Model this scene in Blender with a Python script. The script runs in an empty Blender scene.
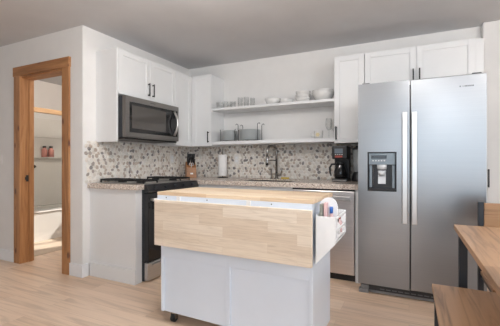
import bpy, bmesh, math, random
from mathutils import Matrix, Vector
R = math.radians
random.seed(7)
sc = bpy.context.scene
COL = sc.collection

# ------------------------------------------------------------ camera, world, lights, exposure
cam_d = bpy.data.cameras.new('camera'); cam = bpy.data.objects.new('camera', cam_d); COL.objects.link(cam)
cam.location = (0, 0, 1.116); cam.rotation_euler = (R(90), 0, R(25.8))
cam_d.sensor_width = 36; cam_d.lens = 329/500*36; cam_d.shift_y = -0.003; cam_d.clip_start = 0.02
sc.camera = cam
sc.view_settings.view_transform = 'Standard'; sc.view_settings.look = 'None'
sc.view_settings.gamma = 1; sc.view_settings.use_curve_mapping = False
sc.view_settings.exposure = 0.08

w = bpy.data.worlds.new('sky'); sc.world = w; w.use_nodes = True
nt = w.node_tree; bg = nt.nodes['Background']
sky = nt.nodes.new('ShaderNodeTexSky'); sky.sky_type = 'HOSEK_WILKIE'; sky.sun_direction = (-.12, .6, .79); sky.turbidity = 3
nt.links.new(sky.outputs[0], bg.inputs[0]); bg.inputs[1].default_value = 0.5

def area(name, loc, rot, sx, sy, power, col):
    l = bpy.data.lights.new(name, 'AREA'); l.shape = 'RECTANGLE'; l.size = sx; l.size_y = sy
    l.energy = power; l.color = col
    o = bpy.data.objects.new(name, l); COL.objects.link(o); o.location = loc; o.rotation_euler = rot
    return o
# daylight entering through the window behind the camera and the one on the right
AREAS = [((.75, -2.70, 1.4), (R(-90), 0, R(180)), 3.3, 1.6, 46, (.76, .88, 1.0)),
         ((2.90, 0.1, 1.3), (0, R(90), 0), 1.8, 2.4, 56, (.96, .97, 1.0))]
for A_ in AREAS: area('window_light', *A_)
# unseen fill lamps added under the ceiling to brighten kitchen and room
FILL_LAMPS = [(-2.3, .7, 0.6, (1, .97, .94)), (-1.2, 1.38, 37, (1, .97, .94)), (.1, 1.4, 6, (1, .97, .94)), (1.6, .9, 30, (1, .97, .94)), (.9, 1.9, 12, (1, .96, .92)), (-1.9, -1.2, 1, (1, .97, .94)), (.6, -1.2, 24, (.90, .95, 1))]
for lx, ly, le, lc in FILL_LAMPS:
    l = bpy.data.lights.new('fill_lamp', 'POINT'); l.energy = le; l.color = lc; l.shadow_soft_size = .12
    lo = bpy.data.objects.new('fill_lamp', l); COL.objects.link(lo); lo.location = (lx, ly, 2.14)
sun = bpy.data.lights.new('sun', 'SUN'); sun.energy = 6; sun.angle = R(.6); sun.color = (1, .95, .88)
so = bpy.data.objects.new('sun', sun); COL.objects.link(so)
so.rotation_euler = Vector((-.35, -.90, -1.0)).to_track_quat('-Z', 'Y').to_euler()

# ------------------------------------------------------------ materials
def newmat(name):
    m = bpy.data.materials.new(name); m.use_nodes = True
    n = m.node_tree; b = n.nodes['Principled BSDF']
    return m, n, b
def N(n, t, **kw):
    x = n.nodes.new(t)
    for k, v in kw.items(): setattr(x, k, v)
    return x
def coords(n, scale=(1, 1, 1), rot=(0, 0, 0), obj=True):
    t = N(n, 'ShaderNodeTexCoord'); mp = N(n, 'ShaderNodeMapping')
    mp.inputs['Scale'].default_value = scale; mp.inputs['Rotation'].default_value = rot
    n.links.new(t.outputs['Object'], mp.inputs['Vector'])
    return mp.outputs[0]
def ramp(n, fac, stops, interp='LINEAR'):
    r = N(n, 'ShaderNodeValToRGB'); r.color_ramp.interpolation = interp
    e = r.color_ramp.elements
    while len(e) < len(stops): e.new(.5)
    for i, (p, c) in enumerate(stops): e[i].position = p; e[i].color = (*c, 1)
    n.links.new(fac, r.inputs[0]); return r.outputs[0]
def bump(n, b, h, s, d=.01):
    x = N(n, 'ShaderNodeBump'); x.inputs['Strength'].default_value = s; x.inputs['Distance'].default_value = d
    n.links.new(h, x.inputs['Height']); n.links.new(x.outputs[0], b.inputs['Normal'])
def plain(name, col, rough=.5, metal=0, noise=.03, nscale=8, bmp=0, spec=.5, coat=0):
    m, n, b = newmat(name)
    v = coords(n); t = N(n, 'ShaderNodeTexNoise'); t.inputs['Scale'].default_value = nscale; t.inputs['Detail'].default_value = 3
    n.links.new(v, t.inputs['Vector'])
    lo = tuple(max(0, c*(1-noise)) for c in col); hi = tuple(min(1, c*(1+noise)) for c in col)
    n.links.new(ramp(n, t.outputs[0], [(.3, lo), (.7, hi)]), b.inputs['Base Color'])
    b.inputs['Roughness'].default_value = rough; b.inputs['Metallic'].default_value = metal
    b.inputs['Specular IOR Level'].default_value = spec; b.inputs['Coat Weight'].default_value = coat
    if bmp:
        t2 = N(n, 'ShaderNodeTexNoise'); t2.inputs['Scale'].default_value = 160; n.links.new(v, t2.inputs['Vector'])
        bump(n, b, t2.outputs[0], bmp, .002)
    return m
def steel(name, col, rough, axis='z', streak=.06):
    m, n, b = newmat(name)
    s = {'x': (1.5, 260, 260), 'y': (260, 1.5, 260), 'z': (260, 260, 1.5)}[axis]
    v = coords(n, s); t = N(n, 'ShaderNodeTexNoise'); t.inputs['Scale'].default_value = 1; t.inputs['Detail'].default_value = 2
    n.links.new(v, t.inputs['Vector'])
    lo = tuple(c*(1-streak) for c in col); hi = tuple(min(1, c*(1+streak)) for c in col)
    n.links.new(ramp(n, t.outputs[0], [(.3, lo), (.7, hi)]), b.inputs['Base Color'])
    b.inputs['Metallic'].default_value = 1; b.inputs['Roughness'].default_value = rough
    return m
def planks(name, cols, mortar, blen, bwid, axis='x', rough=.45, grain=(1.2, 22, 22), gap=.0015, gs=.5, coat=0, var=1):
    """wood laid in staves running along axis; texture space u along the grain, v across"""
    m, n, b = newmat(name)
    rot = {'x': (0, 0, 0), 'y': (0, 0, R(90)), 'xz': (R(-90), 0, 0), 'z': (0, R(90), 0)}[axis]
    v = coords(n, (1, 1, 1), rot)
    br = N(n, 'ShaderNodeTexBrick'); br.offset = .37; br.offset_frequency = 2
    br.inputs['Scale'].default_value = 1; br.inputs['Brick Width'].default_value = blen; br.inputs['Row Height'].default_value = bwid
    br.inputs['Mortar Size'].default_value = gap; br.inputs['Mortar Smooth'].default_value = .3; br.inputs['Bias'].default_value = 0
    br.inputs['Color1'].default_value = (0, 0, 0, 1); br.inputs['Color2'].default_value = (1, 1, 1, 1); br.inputs['Mortar'].default_value = (.5, .5, .5, 1)
    n.links.new(v, br.inputs['Vector'])
    mp = N(n, 'ShaderNodeMapping'); mp.inputs['Scale'].default_value = grain; n.links.new(v, mp.inputs['Vector'])
    sep = N(n, 'ShaderNodeVectorMath', operation='MULTIPLY_ADD'); sep.inputs[1].default_value = (7, 5, 3)
    n.links.new(br.outputs['Color'], sep.inputs[0]); n.links.new(mp.outputs[0], sep.inputs[2])
    t = N(n, 'ShaderNodeTexNoise'); t.inputs['Scale'].default_value = 1; t.inputs['Detail'].default_value = 5; t.inputs['Distortion'].default_value = 1.2
    n.links.new(sep.outputs[0], t.inputs['Vector'])
    base = ramp(n, br.outputs['Color'], [(i/(len(cols)-1), c) for i, c in enumerate(cols)])
    gr = ramp(n, t.outputs[0], [(.28, (gs, gs*.95, gs*.9)), (.5, (.93, .92, .9)), (.75, (1.04, 1.04, 1.04))])
    mx = N(n, 'ShaderNodeMix', data_type='RGBA', blend_type='MULTIPLY'); mx.inputs[0].default_value = .75*var
    n.links.new(base, mx.inputs[6]); n.links.new(gr, mx.inputs[7])
    m2 = N(n, 'ShaderNodeMix', data_type='RGBA'); n.links.new(br.outputs['Fac'], m2.inputs[0])
    n.links.new(mx.outputs[2], m2.inputs[6]); m2.inputs[7].default_value = (*mortar, 1)
    n.links.new(m2.outputs[2], b.inputs['Base Color'])
    b.inputs['Roughness'].default_value = rough; b.inputs['Coat Weight'].default_value = coat; b.inputs['Coat Roughness'].default_value = .2
    bump(n, b, t.outputs[0], .08, .002)
    return m
def knotty(name, axis='z'):
    m, n, b = newmat(name)
    s = {'z': (16, 16, 1.6), 'x': (1.6, 16, 16)}[axis]
    v = coords(n, s); t = N(n, 'ShaderNodeTexNoise'); t.inputs['Scale'].default_value = 1; t.inputs['Detail'].default_value = 4; t.inputs['Distortion'].default_value = 1.5
    n.links.new(v, t.inputs['Vector'])
    base = ramp(n, t.outputs[0], [(.25, (.27, .115, .042)), (.5, (.42, .195, .075)), (.75, (.52, .275, .12))])
    v2 = coords(n, {'z': (9, 9, 4.2), 'x': (4.2, 9, 9)}[axis])
    vo = N(n, 'ShaderNodeTexVoronoi'); vo.inputs['Scale'].default_value = 1; n.links.new(v2, vo.inputs['Vector'])
    k = ramp(n, vo.outputs['Distance'], [(.09, (1, 1, 1)), (.19, (0, 0, 0))])
    mx = N(n, 'ShaderNodeMix', data_type='RGBA'); n.links.new(k, mx.inputs[0]); n.links.new(base, mx.inputs[6]); mx.inputs[7].default_value = (.14, .05, .025, 1)
    n.links.new(mx.outputs[2], b.inputs['Base Color']); b.inputs['Roughness'].default_value = .45
    bump(n, b, t.outputs[0], .1, .002)
    return m
def granite(name):
    m, n, b = newmat(name)
    v = coords(n)
    vo = N(n, 'ShaderNodeTexVoronoi'); vo.inputs['Scale'].default_value = 150; n.links.new(v, vo.inputs['Vector'])
    t = N(n, 'ShaderNodeTexNoise'); t.inputs['Scale'].default_value = 24; t.inputs['Detail'].default_value = 6; n.links.new(v, t.inputs['Vector'])
    sepc = N(n, 'ShaderNodeSeparateColor'); n.links.new(vo.outputs['Color'], sepc.inputs[0])
    c1 = ramp(n, sepc.outputs[0], [(0, (.30, .25, .22)), (.10, (.55, .46, .40)), (.4, (.72, .64, .57)), (.7, (.82, .75, .68)), (.95, (.90, .87, .83))], 'CONSTANT')
    c2 = ramp(n, t.outputs[0], [(.35, (.82, .76, .72)), (.65, (1, .98, .96))])
    mx = N(n, 'ShaderNodeMix', data_type='RGBA', blend_type='MULTIPLY'); mx.inputs[0].default_value = .8
    n.links.new(c1, mx.inputs[6]); n.links.new(c2, mx.inputs[7]); n.links.new(mx.outputs[2], b.inputs['Base Color'])
    b.inputs['Roughness'].default_value = .18
    return m
def glassy(name, col=(1, 1, 1), rough=.02, ior=1.45, alpha=None):
    m, n, b = newmat(name)
    b.inputs['Base Color'].default_value = (*col, 1); b.inputs['Roughness'].default_value = rough
    b.inputs['Transmission Weight'].default_value = 1; b.inputs['IOR'].default_value = ior
    return m
def thin_glass(name, tint=(.93, .97, .95), refl=.12):
    m, n, b = newmat(name); n.nodes.remove(b)
    out = [x for x in n.nodes if x.type == 'OUTPUT_MATERIAL'][0]
    tr = N(n, 'ShaderNodeBsdfTransparent'); tr.inputs[0].default_value = (*tint, 1)
    gl = N(n, 'ShaderNodeBsdfGlossy'); gl.inputs['Roughness'].default_value = .03
    fr = N(n, 'ShaderNodeLayerWeight'); fr.inputs[0].default_value = refl
    mx = N(n, 'ShaderNodeMixShader'); n.links.new(fr.outputs['Facing'], mx.inputs[0])
    n.links.new(tr.outputs[0], mx.inputs[1]); n.links.new(gl.outputs[0], mx.inputs[2]); n.links.new(mx.outputs[0], out.inputs[0])
    return m
def attrmat(name, rough=.35):
    m, n, b = newmat(name)
    a = N(n, 'ShaderNodeAttribute'); a.attribute_name = 'stone'
    v = coords(n); t = N(n, 'ShaderNodeTexNoise'); t.inputs['Scale'].default_value = 90; n.links.new(v, t.inputs['Vector'])
    g = ramp(n, t.outputs[0], [(.3, (.88, .88, .88)), (.7, (1.05, 1.05, 1.05))])
    mx = N(n, 'ShaderNodeMix', data_type='RGBA', blend_type='MULTIPLY'); mx.inputs[0].default_value = 1
    n.links.new(a.outputs['Color'], mx.inputs[6]); n.links.new(g, mx.inputs[7]); n.links.new(mx.outputs[2], b.inputs['Base Color'])
    b.inputs['Roughness'].default_value = rough
    return m

M = {}
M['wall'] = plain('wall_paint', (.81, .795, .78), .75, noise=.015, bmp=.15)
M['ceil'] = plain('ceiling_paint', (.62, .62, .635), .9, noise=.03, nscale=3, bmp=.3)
M['trimw'] = plain('white_trim', (.84, .85, .87), .4, noise=.01)
M['cab'] = plain('cabinet_paint', (.79, .795, .80), .38, noise=.01)
M['cabin'] = plain('cabinet_shade_gap', (.35, .34, .33), .7)
M['cartw'] = plain('cart_paint', (.73, .80, .90), .35, noise=.01)
M['floor'] = planks('oak_floor', [(.73, .53, .38), (.80, .60, .45), (.85, .66, .51)], (.58, .41, .29), 1.25, .18, 'x', .38, gap=.0012, gs=.62)
M['butcher'] = planks('butcher_block', [(.74, .54, .36), (.84, .66, .47), (.89, .74, .56)], (.62, .44, .28), .38, .042, 'x', .4, grain=(5, 70, 70), gap=.0004, gs=.72)
M['leafw'] = planks('butcher_block_leaf', [(.71, .585, .46), (.79, .675, .55), (.85, .75, .635)], (.56, .43, .31), .47, .06, 'xz', .42, grain=(5, 70, 70), gap=.0004, gs=.74)
M['tablew'] = planks('brown_oak_top', [(.35, .20, .105), (.41, .24, .13), (.45, .27, .15)], (.36, .2, .11), 3, .5, 'y', .4, grain=(2.0, 30, 30), gap=.0, gs=.3)
M['tablex'] = planks('brown_oak_back', [(.35, .20, .105), (.41, .24, .13), (.45, .27, .15)], (.36, .2, .11), 3, .5, 'xz', .4, grain=(2.0, 30, 30), gap=.0, gs=.3)
M['blockw'] = plain('knife_block_wood', (.36, .16, .06), .4, noise=.2, nscale=14)
M['cedar'] = knotty('knotty_wood', 'z'); M['cedarx'] = knotty('knotty_wood_head', 'x')
M['granite'] = granite('granite')
M['grout'] = plain('pale_grout', (.82, .78, .73), .8, noise=.05, nscale=40)
M['stone'] = attrmat('pebble_stone')
M['ss'] = steel('fridge_steel', (.345, .35, .36), .31, 'x', .02)
M['ssh'] = steel('handle_steel', (.66, .65, .645), .32, 'z', .04)
M['ssy'] = steel('range_steel', (.62, .61, .60), .30, 'y')
M['dark_ss'] = steel('dark_steel', (.33, .315, .30), .33, 'y')
M['dw'] = steel('dishwasher_steel', (.76, .72, .71), .33, 'x')
M['nickel'] = plain('brushed_nickel', (.36, .35, .34), .25, 1, noise=.02)
M['black'] = plain('black_metal', (.012, .012, .013), .45, noise=.2)
M['navy'] = plain('dark_grey_metal', (.018, .022, .028), .42, noise=.1)
M['gloss'] = plain('black_glass', (.008, .008, .009), .06, noise=.1, spec=.6)
M['bplast'] = plain('black_plastic', (.02, .02, .022), .32, noise=.1)
M['gplast'] = plain('grey_plastic', (.20, .245, .28), .3, noise=.05)
M['gside'] = plain('grey_side_paint', (.10, .105, .11), .5, noise=.04)
M['lplast'] = plain('light_grey_plastic', (.62, .64, .66), .35)
M['ceramic'] = plain('white_ceramic', (.80, .79, .77), .15, noise=.01, coat=.3)
M['grey_dish'] = plain('grey_stoneware', (.60, .62, .62), .3, noise=.03)
M['acrylic'] = plain('white_acrylic', (.82, .80, .77), .22, noise=.01, coat=.3)
M['tile'] = plain('bathroom_floor', (.55, .44, .34), .5, noise=.08, nscale=6)
M['paper'] = plain('paper_towel', (.88, .87, .86), .9, noise=.02, bmp=.4)
M['plate_w'] = plain('outlet_plastic', (.80, .78, .75), .35)
M['caddyw'] = plain('caddy_white', (.88, .89, .90), .3, noise=.01)
M['foot'] = plain('grey_foot', (.17, .165, .165), .4)
M['jar'] = plain('grey_clear_plastic', (.36, .38, .39), .12, coat=.5)
M['smoke'] = plain('smoked_glass', (.075, .068, .062), .10, spec=.8)
M['glass'] = thin_glass('clear_glass', (.985, .99, .99), .12)
M['sglass'] = thin_glass('shower_glass', (.975, .985, .98), .06)
M['wglass'] = thin_glass('window_glass', (.98, .99, .99), .05)
M['tan'] = plain('brass_rail', (.55, .36, .20), .35, noise=.05)
M['pink'] = plain('pink_bottle', (.70, .30, .26), .25)
M['blue'] = plain('blue_plastic', (.03, .14, .50), .3)
M['wht'] = plain('white_plastic', (.82, .82, .82), .3)
M['rose'] = plain('pale_pink_paper', (.75, .52, .52), .6)
M['sage'] = plain('grey_green_card', (.30, .31, .27), .6)
M['yellow'] = plain('yellow_sponge', (.62, .45, .10), .8, noise=.15, nscale=80)
M['gold'] = plain('yellow_flower_print', (.66, .56, .30), .5)
M['red'] = plain('red_label', (.42, .07, .05), .4)
M['rubber'] = plain('black_rubber', (.015, .015, .015), .6)
M['bluedisp'] = plain('blue_grey_display', (.20, .24, .28), .15)

# ------------------------------------------------------------ mesh helpers
def B(): return bmesh.new()
def box(bm, lo, hi, bev=0, seg=2):
    t = bmesh.new(); bmesh.ops.create_cube(t, size=1)
    lo = Vector(lo); hi = Vector(hi); c = (lo+hi)/2; s = hi-lo
    for v in t.verts: v.co = Vector((v.co.x*s.x, v.co.y*s.y, v.co.z*s.z))+c
    if bev:
        bmesh.ops.bevel(t, geom=t.edges[:], offset=min(bev, min(abs(x) for x in s)*.45), segments=seg, profile=.5, affect='EDGES')
    merge(bm, t); return bm
def merge(bm, t, mat=None):
    me = bpy.data.meshes.new('tmp'); t.to_mesh(me); t.free()
    if mat: me.transform(mat)
    bm.from_mesh(me); bpy.data.meshes.remove(me)
def cyl(bm, p0, p1, r0, r1=None, seg=20, smooth=True):
    r1 = r0 if r1 is None else r1
    p0 = Vector(p0); p1 = Vector(p1); d = p1-p0
    t = bmesh.new(); bmesh.ops.create_cone(t, cap_ends=True, segments=seg, radius1=r0, radius2=r1, depth=d.length)
    if smooth:
        for f in t.faces:
            if len(f.verts) == 4: f.smooth = True
    merge(bm, t, Matrix.Translation((p0+p1)/2) @ d.to_track_quat('Z', 'Y').to_matrix().to_4x4()); return bm
def tube(bm, pts, r, seg=10, rs=None):
    pts = [Vector(p) for p in pts]; t = bmesh.new(); rings = []
    up = None
    for i, p in enumerate(pts):
        a = pts[max(0, i-1)]; b = pts[min(len(pts)-1, i+1)]; d = (b-a).normalized()
        if up is None: up = d.orthogonal().normalized()
        else: up = (up - d*up.dot(d)).normalized()
        s = d.cross(up); rr = rs[i] if rs else r
        rings.append([t.verts.new(p+(up*math.cos(k*2*math.pi/seg)+s*math.sin(k*2*math.pi/seg))*rr) for k in range(seg)])
    for i in range(len(rings)-1):
        for k in range(seg):
            f = t.faces.new([rings[i][k], rings[i][(k+1) % seg], rings[i+1][(k+1) % seg], rings[i+1][k]]); f.smooth = True
    t.faces.new(rings[0][::-1]); t.faces.new(rings[-1])
    bmesh.ops.recalc_face_normals(t, faces=t.faces[:]); merge(bm, t); return bm
def arc(c, r, a0, a1, n, plane='yz'):
    out = []
    for i in range(n+1):
        a = R(a0+(a1-a0)*i/n); u, v = r*math.cos(a), r*math.sin(a)
        out.append((c[0]+u, c[1], c[2]+v) if plane == 'xz' else ((c[0], c[1]+u, c[2]+v) if plane == 'yz' else (c[0]+u, c[1]+v, c[2])))
    return out
def lathe(bm, prof, c=(0, 0, 0), seg=28):
    t = bmesh.new(); rings = []
    for (r, z) in prof:
        if r < 1e-6: rings.append([t.verts.new((0, 0, z))])
        else: rings.append([t.verts.new((r*math.cos(k*2*math.pi/seg), r*math.sin(k*2*math.pi/seg), z)) for k in range(seg)])
    for a, b in zip(rings, rings[1:]):
        for k in range(seg):
            k2 = (k+1) % seg
            if len(a) == 1 and len(b) == 1: continue
            if len(a) == 1: f = t.faces.new([a[0], b[k2], b[k]])
            elif len(b) == 1: f = t.faces.new([a[k], a[k2], b[0]])
            else: f = t.faces.new([a[k], a[k2], b[k2], b[k]])
            f.smooth = True
    bmesh.ops.recalc_face_normals(t, faces=t.faces[:]); merge(bm, t, Matrix.Translation(c)); return bm
def prism(bm, pts, axis, lo, hi, bev=0):
    """polygon pts in the two other axes, extruded lo..hi along axis"""
    t = bmesh.new()
    def P(p, q): return {'x': (q, p[0], p[1]), 'y': (p[0], q, p[1]), 'z': (p[0], p[1], q)}[axis]
    a = [t.verts.new(P(p, lo)) for p in pts]; b = [t.verts.new(P(p, hi)) for p in pts]
    t.faces.new(a); t.faces.new(b[::-1])
    for i in range(len(pts)):
        j = (i+1) % len(pts); t.faces.new([a[j], a[i], b[i], b[j]])
    bmesh.ops.recalc_face_normals(t, faces=t.faces[:])
    if bev: bmesh.ops.bevel(t, geom=t.edges[:], offset=bev, segments=2, affect='EDGES')
    merge(bm, t); return bm

def part(name, bm, mat, parent=None, label=None):
    """mesh given in world coordinates, stored relative to its (unrotated) parent chain"""
    off = Vector((0, 0, 0)); p = parent
    while p is not None: off += p.location; p = p.parent
    me = bpy.data.meshes.new(name)
    bmesh.ops.translate(bm, verts=bm.verts[:], vec=-off)
    bm.to_mesh(me); bm.free()
    me.materials.append(M[mat]); o = bpy.data.objects.new(name, me); COL.objects.link(o); o.parent = parent
    if label: o['label'] = label
    return o
def thing(name, label, cat, loc=(0, 0, 0), group=None):
    o = bpy.data.objects.new(name, None); COL.objects.link(o); o.location = loc; o.empty_display_size = .05
    o['label'] = label; o['category'] = cat
    if group: o['group'] = group
    return o
def solo(name, bm, mat, label, cat, loc=(0, 0, 0), group=None):
    bmesh.ops.translate(bm, verts=bm.verts[:], vec=-Vector(loc))
    me = bpy.data.meshes.new(name); bm.to_mesh(me); bm.free(); me.materials.append(M[mat])
    o = bpy.data.objects.new(name, me); COL.objects.link(o); o.location = loc
    o['label'] = label; o['category'] = cat
    if group: o['group'] = group
    return o
def struct(name, bm, mat, parent=None):
    o = part(name, bm, mat, parent)
    if parent is None: o['kind'] = 'structure'
    return o
def dup(root, loc, label=None, rz=None):
    r = root.copy(); COL.objects.link(r); r.location = loc
    if rz is not None: r.rotation_euler = (0, 0, rz)
    if label: r['label'] = label
    for ch in list(root.children):
        c = ch.copy(); COL.objects.link(c); c.parent = r
        for g in list(ch.children):
            d = g.copy(); COL.objects.link(d); d.parent = c
    return r

# ------------------------------------------------------------ key planes
XW = -2.83      # range wall
YB = 3.85       # back wall
YD = 2.15       # wall with the doorway
YDB = 2.283     # its bathroom side
H = 2.43
XL, XR, YF = -5.4, 2.8, -2.6

# ------------------------------------------------------------ structure
struct('floor', box(B(), (XL-.12, YF-.12, -.1), (XR+.12, YB+.12, 0)), 'floor')
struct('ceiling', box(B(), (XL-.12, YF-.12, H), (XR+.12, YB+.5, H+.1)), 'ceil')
b = B(); box(b, (XW-.12, YB, 0), (XR, YB+.12, H)); struct('wall_back', b, 'wall')
struct('wall_pier', box(B(), (.627, 3.75, 0), (XR, YB, H), .012), 'wall')
b = B(); box(b, (XW-.12, YDB, 0), (XW, YB, H)); struct('wall_range', b, 'wall')
b = B()
box(b, (XL, YD, 0), (-3.83, YDB, H)); box(b, (-3.09, YD, 0), (XW, YDB, H)); box(b, (-3.83, YD, 2.065), (-3.09, YDB, H))
struct('wall_doorway', b, 'wall')
# left wall, right wall with a window, front wall with two windows (behind the camera)
struct('wall_left', box(B(), (XL-.12, YF, 0), (XL, YD, H)), 'wall')
def wall_holes(name, axis, lo, hi, q0, q1, holes):
    bb = B()
    def bx(a, b2, z0, z1):
        if b2-a < 1e-4 or z1-z0 < 1e-4: return
        if axis == 'x': box(bb, (a, q0, z0), (b2, q1, z1))
        else: box(bb, (q0, a, z0), (q1, b2, z1))
    cur = lo
    for (a, b2, z0, z1) in holes:
        bx(cur, a, 0, H); bx(a, b2, 0, z0); bx(a, b2, z1, H); cur = b2
    bx(cur, hi, 0, H)
    return struct(name, bb, 'wall')
wall_holes('wall_front', 'x', XL, XR, YF-.12, YF, [(-.9, 2.4, .6, 2.2)])
wall_holes('wall_right', 'y', YF, YB, XR, XR+.12, [(-1.1, 1.3, .4, 2.2)])
def window(n, axis, a, b2, z0, z1, q):
    fr = B(); t = .05
    def bx(m, a0, a1, c0, c1, d=.03):
        if axis == 'x': box(m, (a0, q-d, c0), (a1, q+d, c1), .004)
        else: box(m, (q-d, a0, c0), (q+d, a1, c1), .004)
    bx(fr, a, a+t, z0, z1); bx(fr, b2-t, b2, z0, z1); bx(fr, a+t, b2-t, z0, z0+t); bx(fr, a+t, b2-t, z1-t, z1)
    m = (a+b2)/2; bx(fr, m-.025, m+.025, z0+t, z1-t)
    f = struct('window_%d' % n, fr, 'trimw')
    g = B(); bx(g, a+t, m-.025, z0+t, z1-t, .003); bx(g, m+.025, b2-t, z0+t, z1-t, .003)
    part('pane', g, 'wglass', f)
window(1, 'x', -.9, 2.4, .6, 2.2, YF-.06)
window(2, 'y', -1.1, 1.3, .4, 2.2, XR+.06)

for lx, ly, le, lc in FILL_LAMPS:  # out-of-view fixtures, added to go with the fill lamps
    f = struct('fill_lamp_fixture', cyl(cyl(B(), (lx, ly, H-.03), (lx, ly, H), .11, .13, seg=32), (lx, ly, H-.13), (lx, ly, H-.03), .012), 'trimw')
# bathroom shell
BY = 4.2
b = B(); box(b, (XL-.12, YDB, 0), (XL, BY+.12, H)); struct('wall_bathroom_left', b, 'wall')
b = B()
wx0, wx1, wz0, wz1 = -4.3, -3.5, 1.35, 2.1
box(b, (XL, BY, 0), (wx0, BY+.12, H)); box(b, (wx1, BY, 0), (XW-.12, BY+.12, H)); box(b, (wx0, BY, 0), (wx1, BY+.12, wz0)); box(b, (wx0, BY, wz1), (wx1, BY+.12, H))
struct('wall_bathroom_back', b, 'wall')
struct('wall_bathroom_right', box(B(), (XW-.12, YB+.12, 0), (XW-.02, BY+.12, H)), 'wall')
struct('floor_bathroom_pad', box(B(), (XL-.12, YB+.12, -.1), (XW, BY+.12, 0)), 'tile')
struct('floor_bathroom', box(B(), (-4.62, YDB+.002, 0.0), (-3.96, BY-.002, .006)), 'tile')
window(3, 'x', wx0, wx1, wz0, wz1, BY+.06)
# doorway trim
d1 = bpy.data.objects.new('door_1', None); COL.objects.link(d1); d1.location = (-3.46, YD, 0); d1['kind'] = 'structure'
part('casing', box(B(), (-3.923, YD-.02, 0), (-3.812, YD, 2.05), .003), 'cedar', d1)
part('casing', box(B(), (-3.11, YD-.02, 0), (-3.004, YD, 2.05), .003), 'cedar', d1)
part('head_casing', box(B(), (-3.93, YD-.026, 2.047), (-2.997, YD, 2.147), .003), 'cedarx', d1)
jl = part('jamb', box(B(), (-3.83, YD, 0), (-3.812, YDB, 2.047), .001), 'cedar', d1)
part('jamb', box(B(), (-3.11, YD, 0), (-3.092, YDB, 2.047), .001), 'cedar', d1)
part('head_jamb', box(B(), (-3.812, YD, 2.03), (-3.11, YDB, 2.047), .001), 'cedarx', d1)
part('door_stop', box(B(), (-3.812, YD+.075, 0), (-3.80, YD+.11, 2.03), .001), 'cedar', d1)
b = B(); box(b, (-3.812, YD+.045, .895), (-3.808, YD+.072, .965), .001); box(b, (-3.812, YD+.036, .915), (-3.807, YD+.05, .945), .001)
part('strike_plate', b, 'black', d1)

def baseboard(name, lo, hi):
    return struct(name, box(B(), lo, hi, .003), 'trimw')
baseboard('baseboard_left', (XL, YD-.016, 0), (-3.924, YD, .122))
baseboard('baseboard_doorway', (-3.003, YD-.016, 0), (XW+.016, YD, .122))
baseboard('baseboard_range', (XW, YD, 0), (XW+.016, 2.205, .122))
baseboard('baseboard_right', (.64, 3.734, 0), (XR, 3.75, .122))

# ------------------------------------------------------------ pebble backsplash
def pebbles(rects, frame, seed):
    """rects: list of (u0,u1,v0,v1); frame maps (u,v,w)->world. returns bmesh with colour layer"""
    rnd = random.Random(seed); bm = bmesh.new(); cl = bm.loops.layers.float_color.new('stone')
    for (u0, u1, v0, v1, ragged) in rects:
        pts = []; step = .041; row = 0; v = v0+.014
        while v < v1-.008:
            u = u0+.012+(step/2 if row % 2 else 0)
            while u < u1-.008:
                pts.append((u+rnd.uniform(-.011, .011), v+rnd.uniform(-.007, .007))); u += step
            v += step*.86; row += 1
        for (u, v) in pts:
            x = rnd.random()
            if x < .36: c = (.78, .72, .65)
            elif x < .56: c = (.84, .81, .76)
            elif x < .79: c = (.56, .47, .39)
            elif x < .91: c = (.43, .38, .34)
            else: c = (.27, .25, .24)
            k = rnd.uniform(.88, 1.1); c = (c[0]*k, c[1]*k, c[2]*k, 1)
            a = rnd.uniform(.018, .025); bb = a*rnd.uniform(.58, .9); th = rnd.uniform(0, math.pi)
            rings = []
            for (s, h) in ((1, 0), (.86, .0028), (.5, .0045)):
                ring = []
                for q in range(9):
                    an = q*2*math.pi/9; pu = a*s*math.cos(an); pv = bb*s*math.sin(an)
                    ring.append(bm.verts.new(frame(u+pu*math.cos(th)-pv*math.sin(th), v+pu*math.sin(th)+pv*math.cos(th), h)))
                rings.append(ring)
            fs = []
            for r0, r1 in zip(rings, rings[1:]):
                for q in range(9): fs.append(bm.faces.new([r0[q], r0[(q+1) % 9], r1[(q+1) % 9], r1[q]]))
            fs.append(bm.faces.new(rings[-1]))
            for f in fs:
                f.smooth = True
                for l in f.loops: l[cl] = c
    bmesh.ops.recalc_face_normals(bm, faces=bm.faces[:])
    return bm
ZC = .906
bso = struct('wall_backsplash_range', box(B(), (XW, 2.195, ZC), (XW+.006, YB, 1.318)), 'grout')
pb = pebbles([(2.182, YB-.01, ZC, 1.325, 0)], lambda u, v, h: (XW+.006+h, u, v), 3)
part('pebble', pb, 'stone', bso).__setitem__('kind', 'stuff')
bso = struct('wall_backsplash_back', box(B(), (XW+.006, YB-.006, ZC), (-.40, YB, 1.318)), 'grout')
pb = pebbles([(XW+.015, -.40, ZC, 1.32, 0)], lambda u, v, h: (u, YB-.006-h, v), 5)
part('pebble', pb, 'stone', bso).__setitem__('kind', 'stuff')

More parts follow.
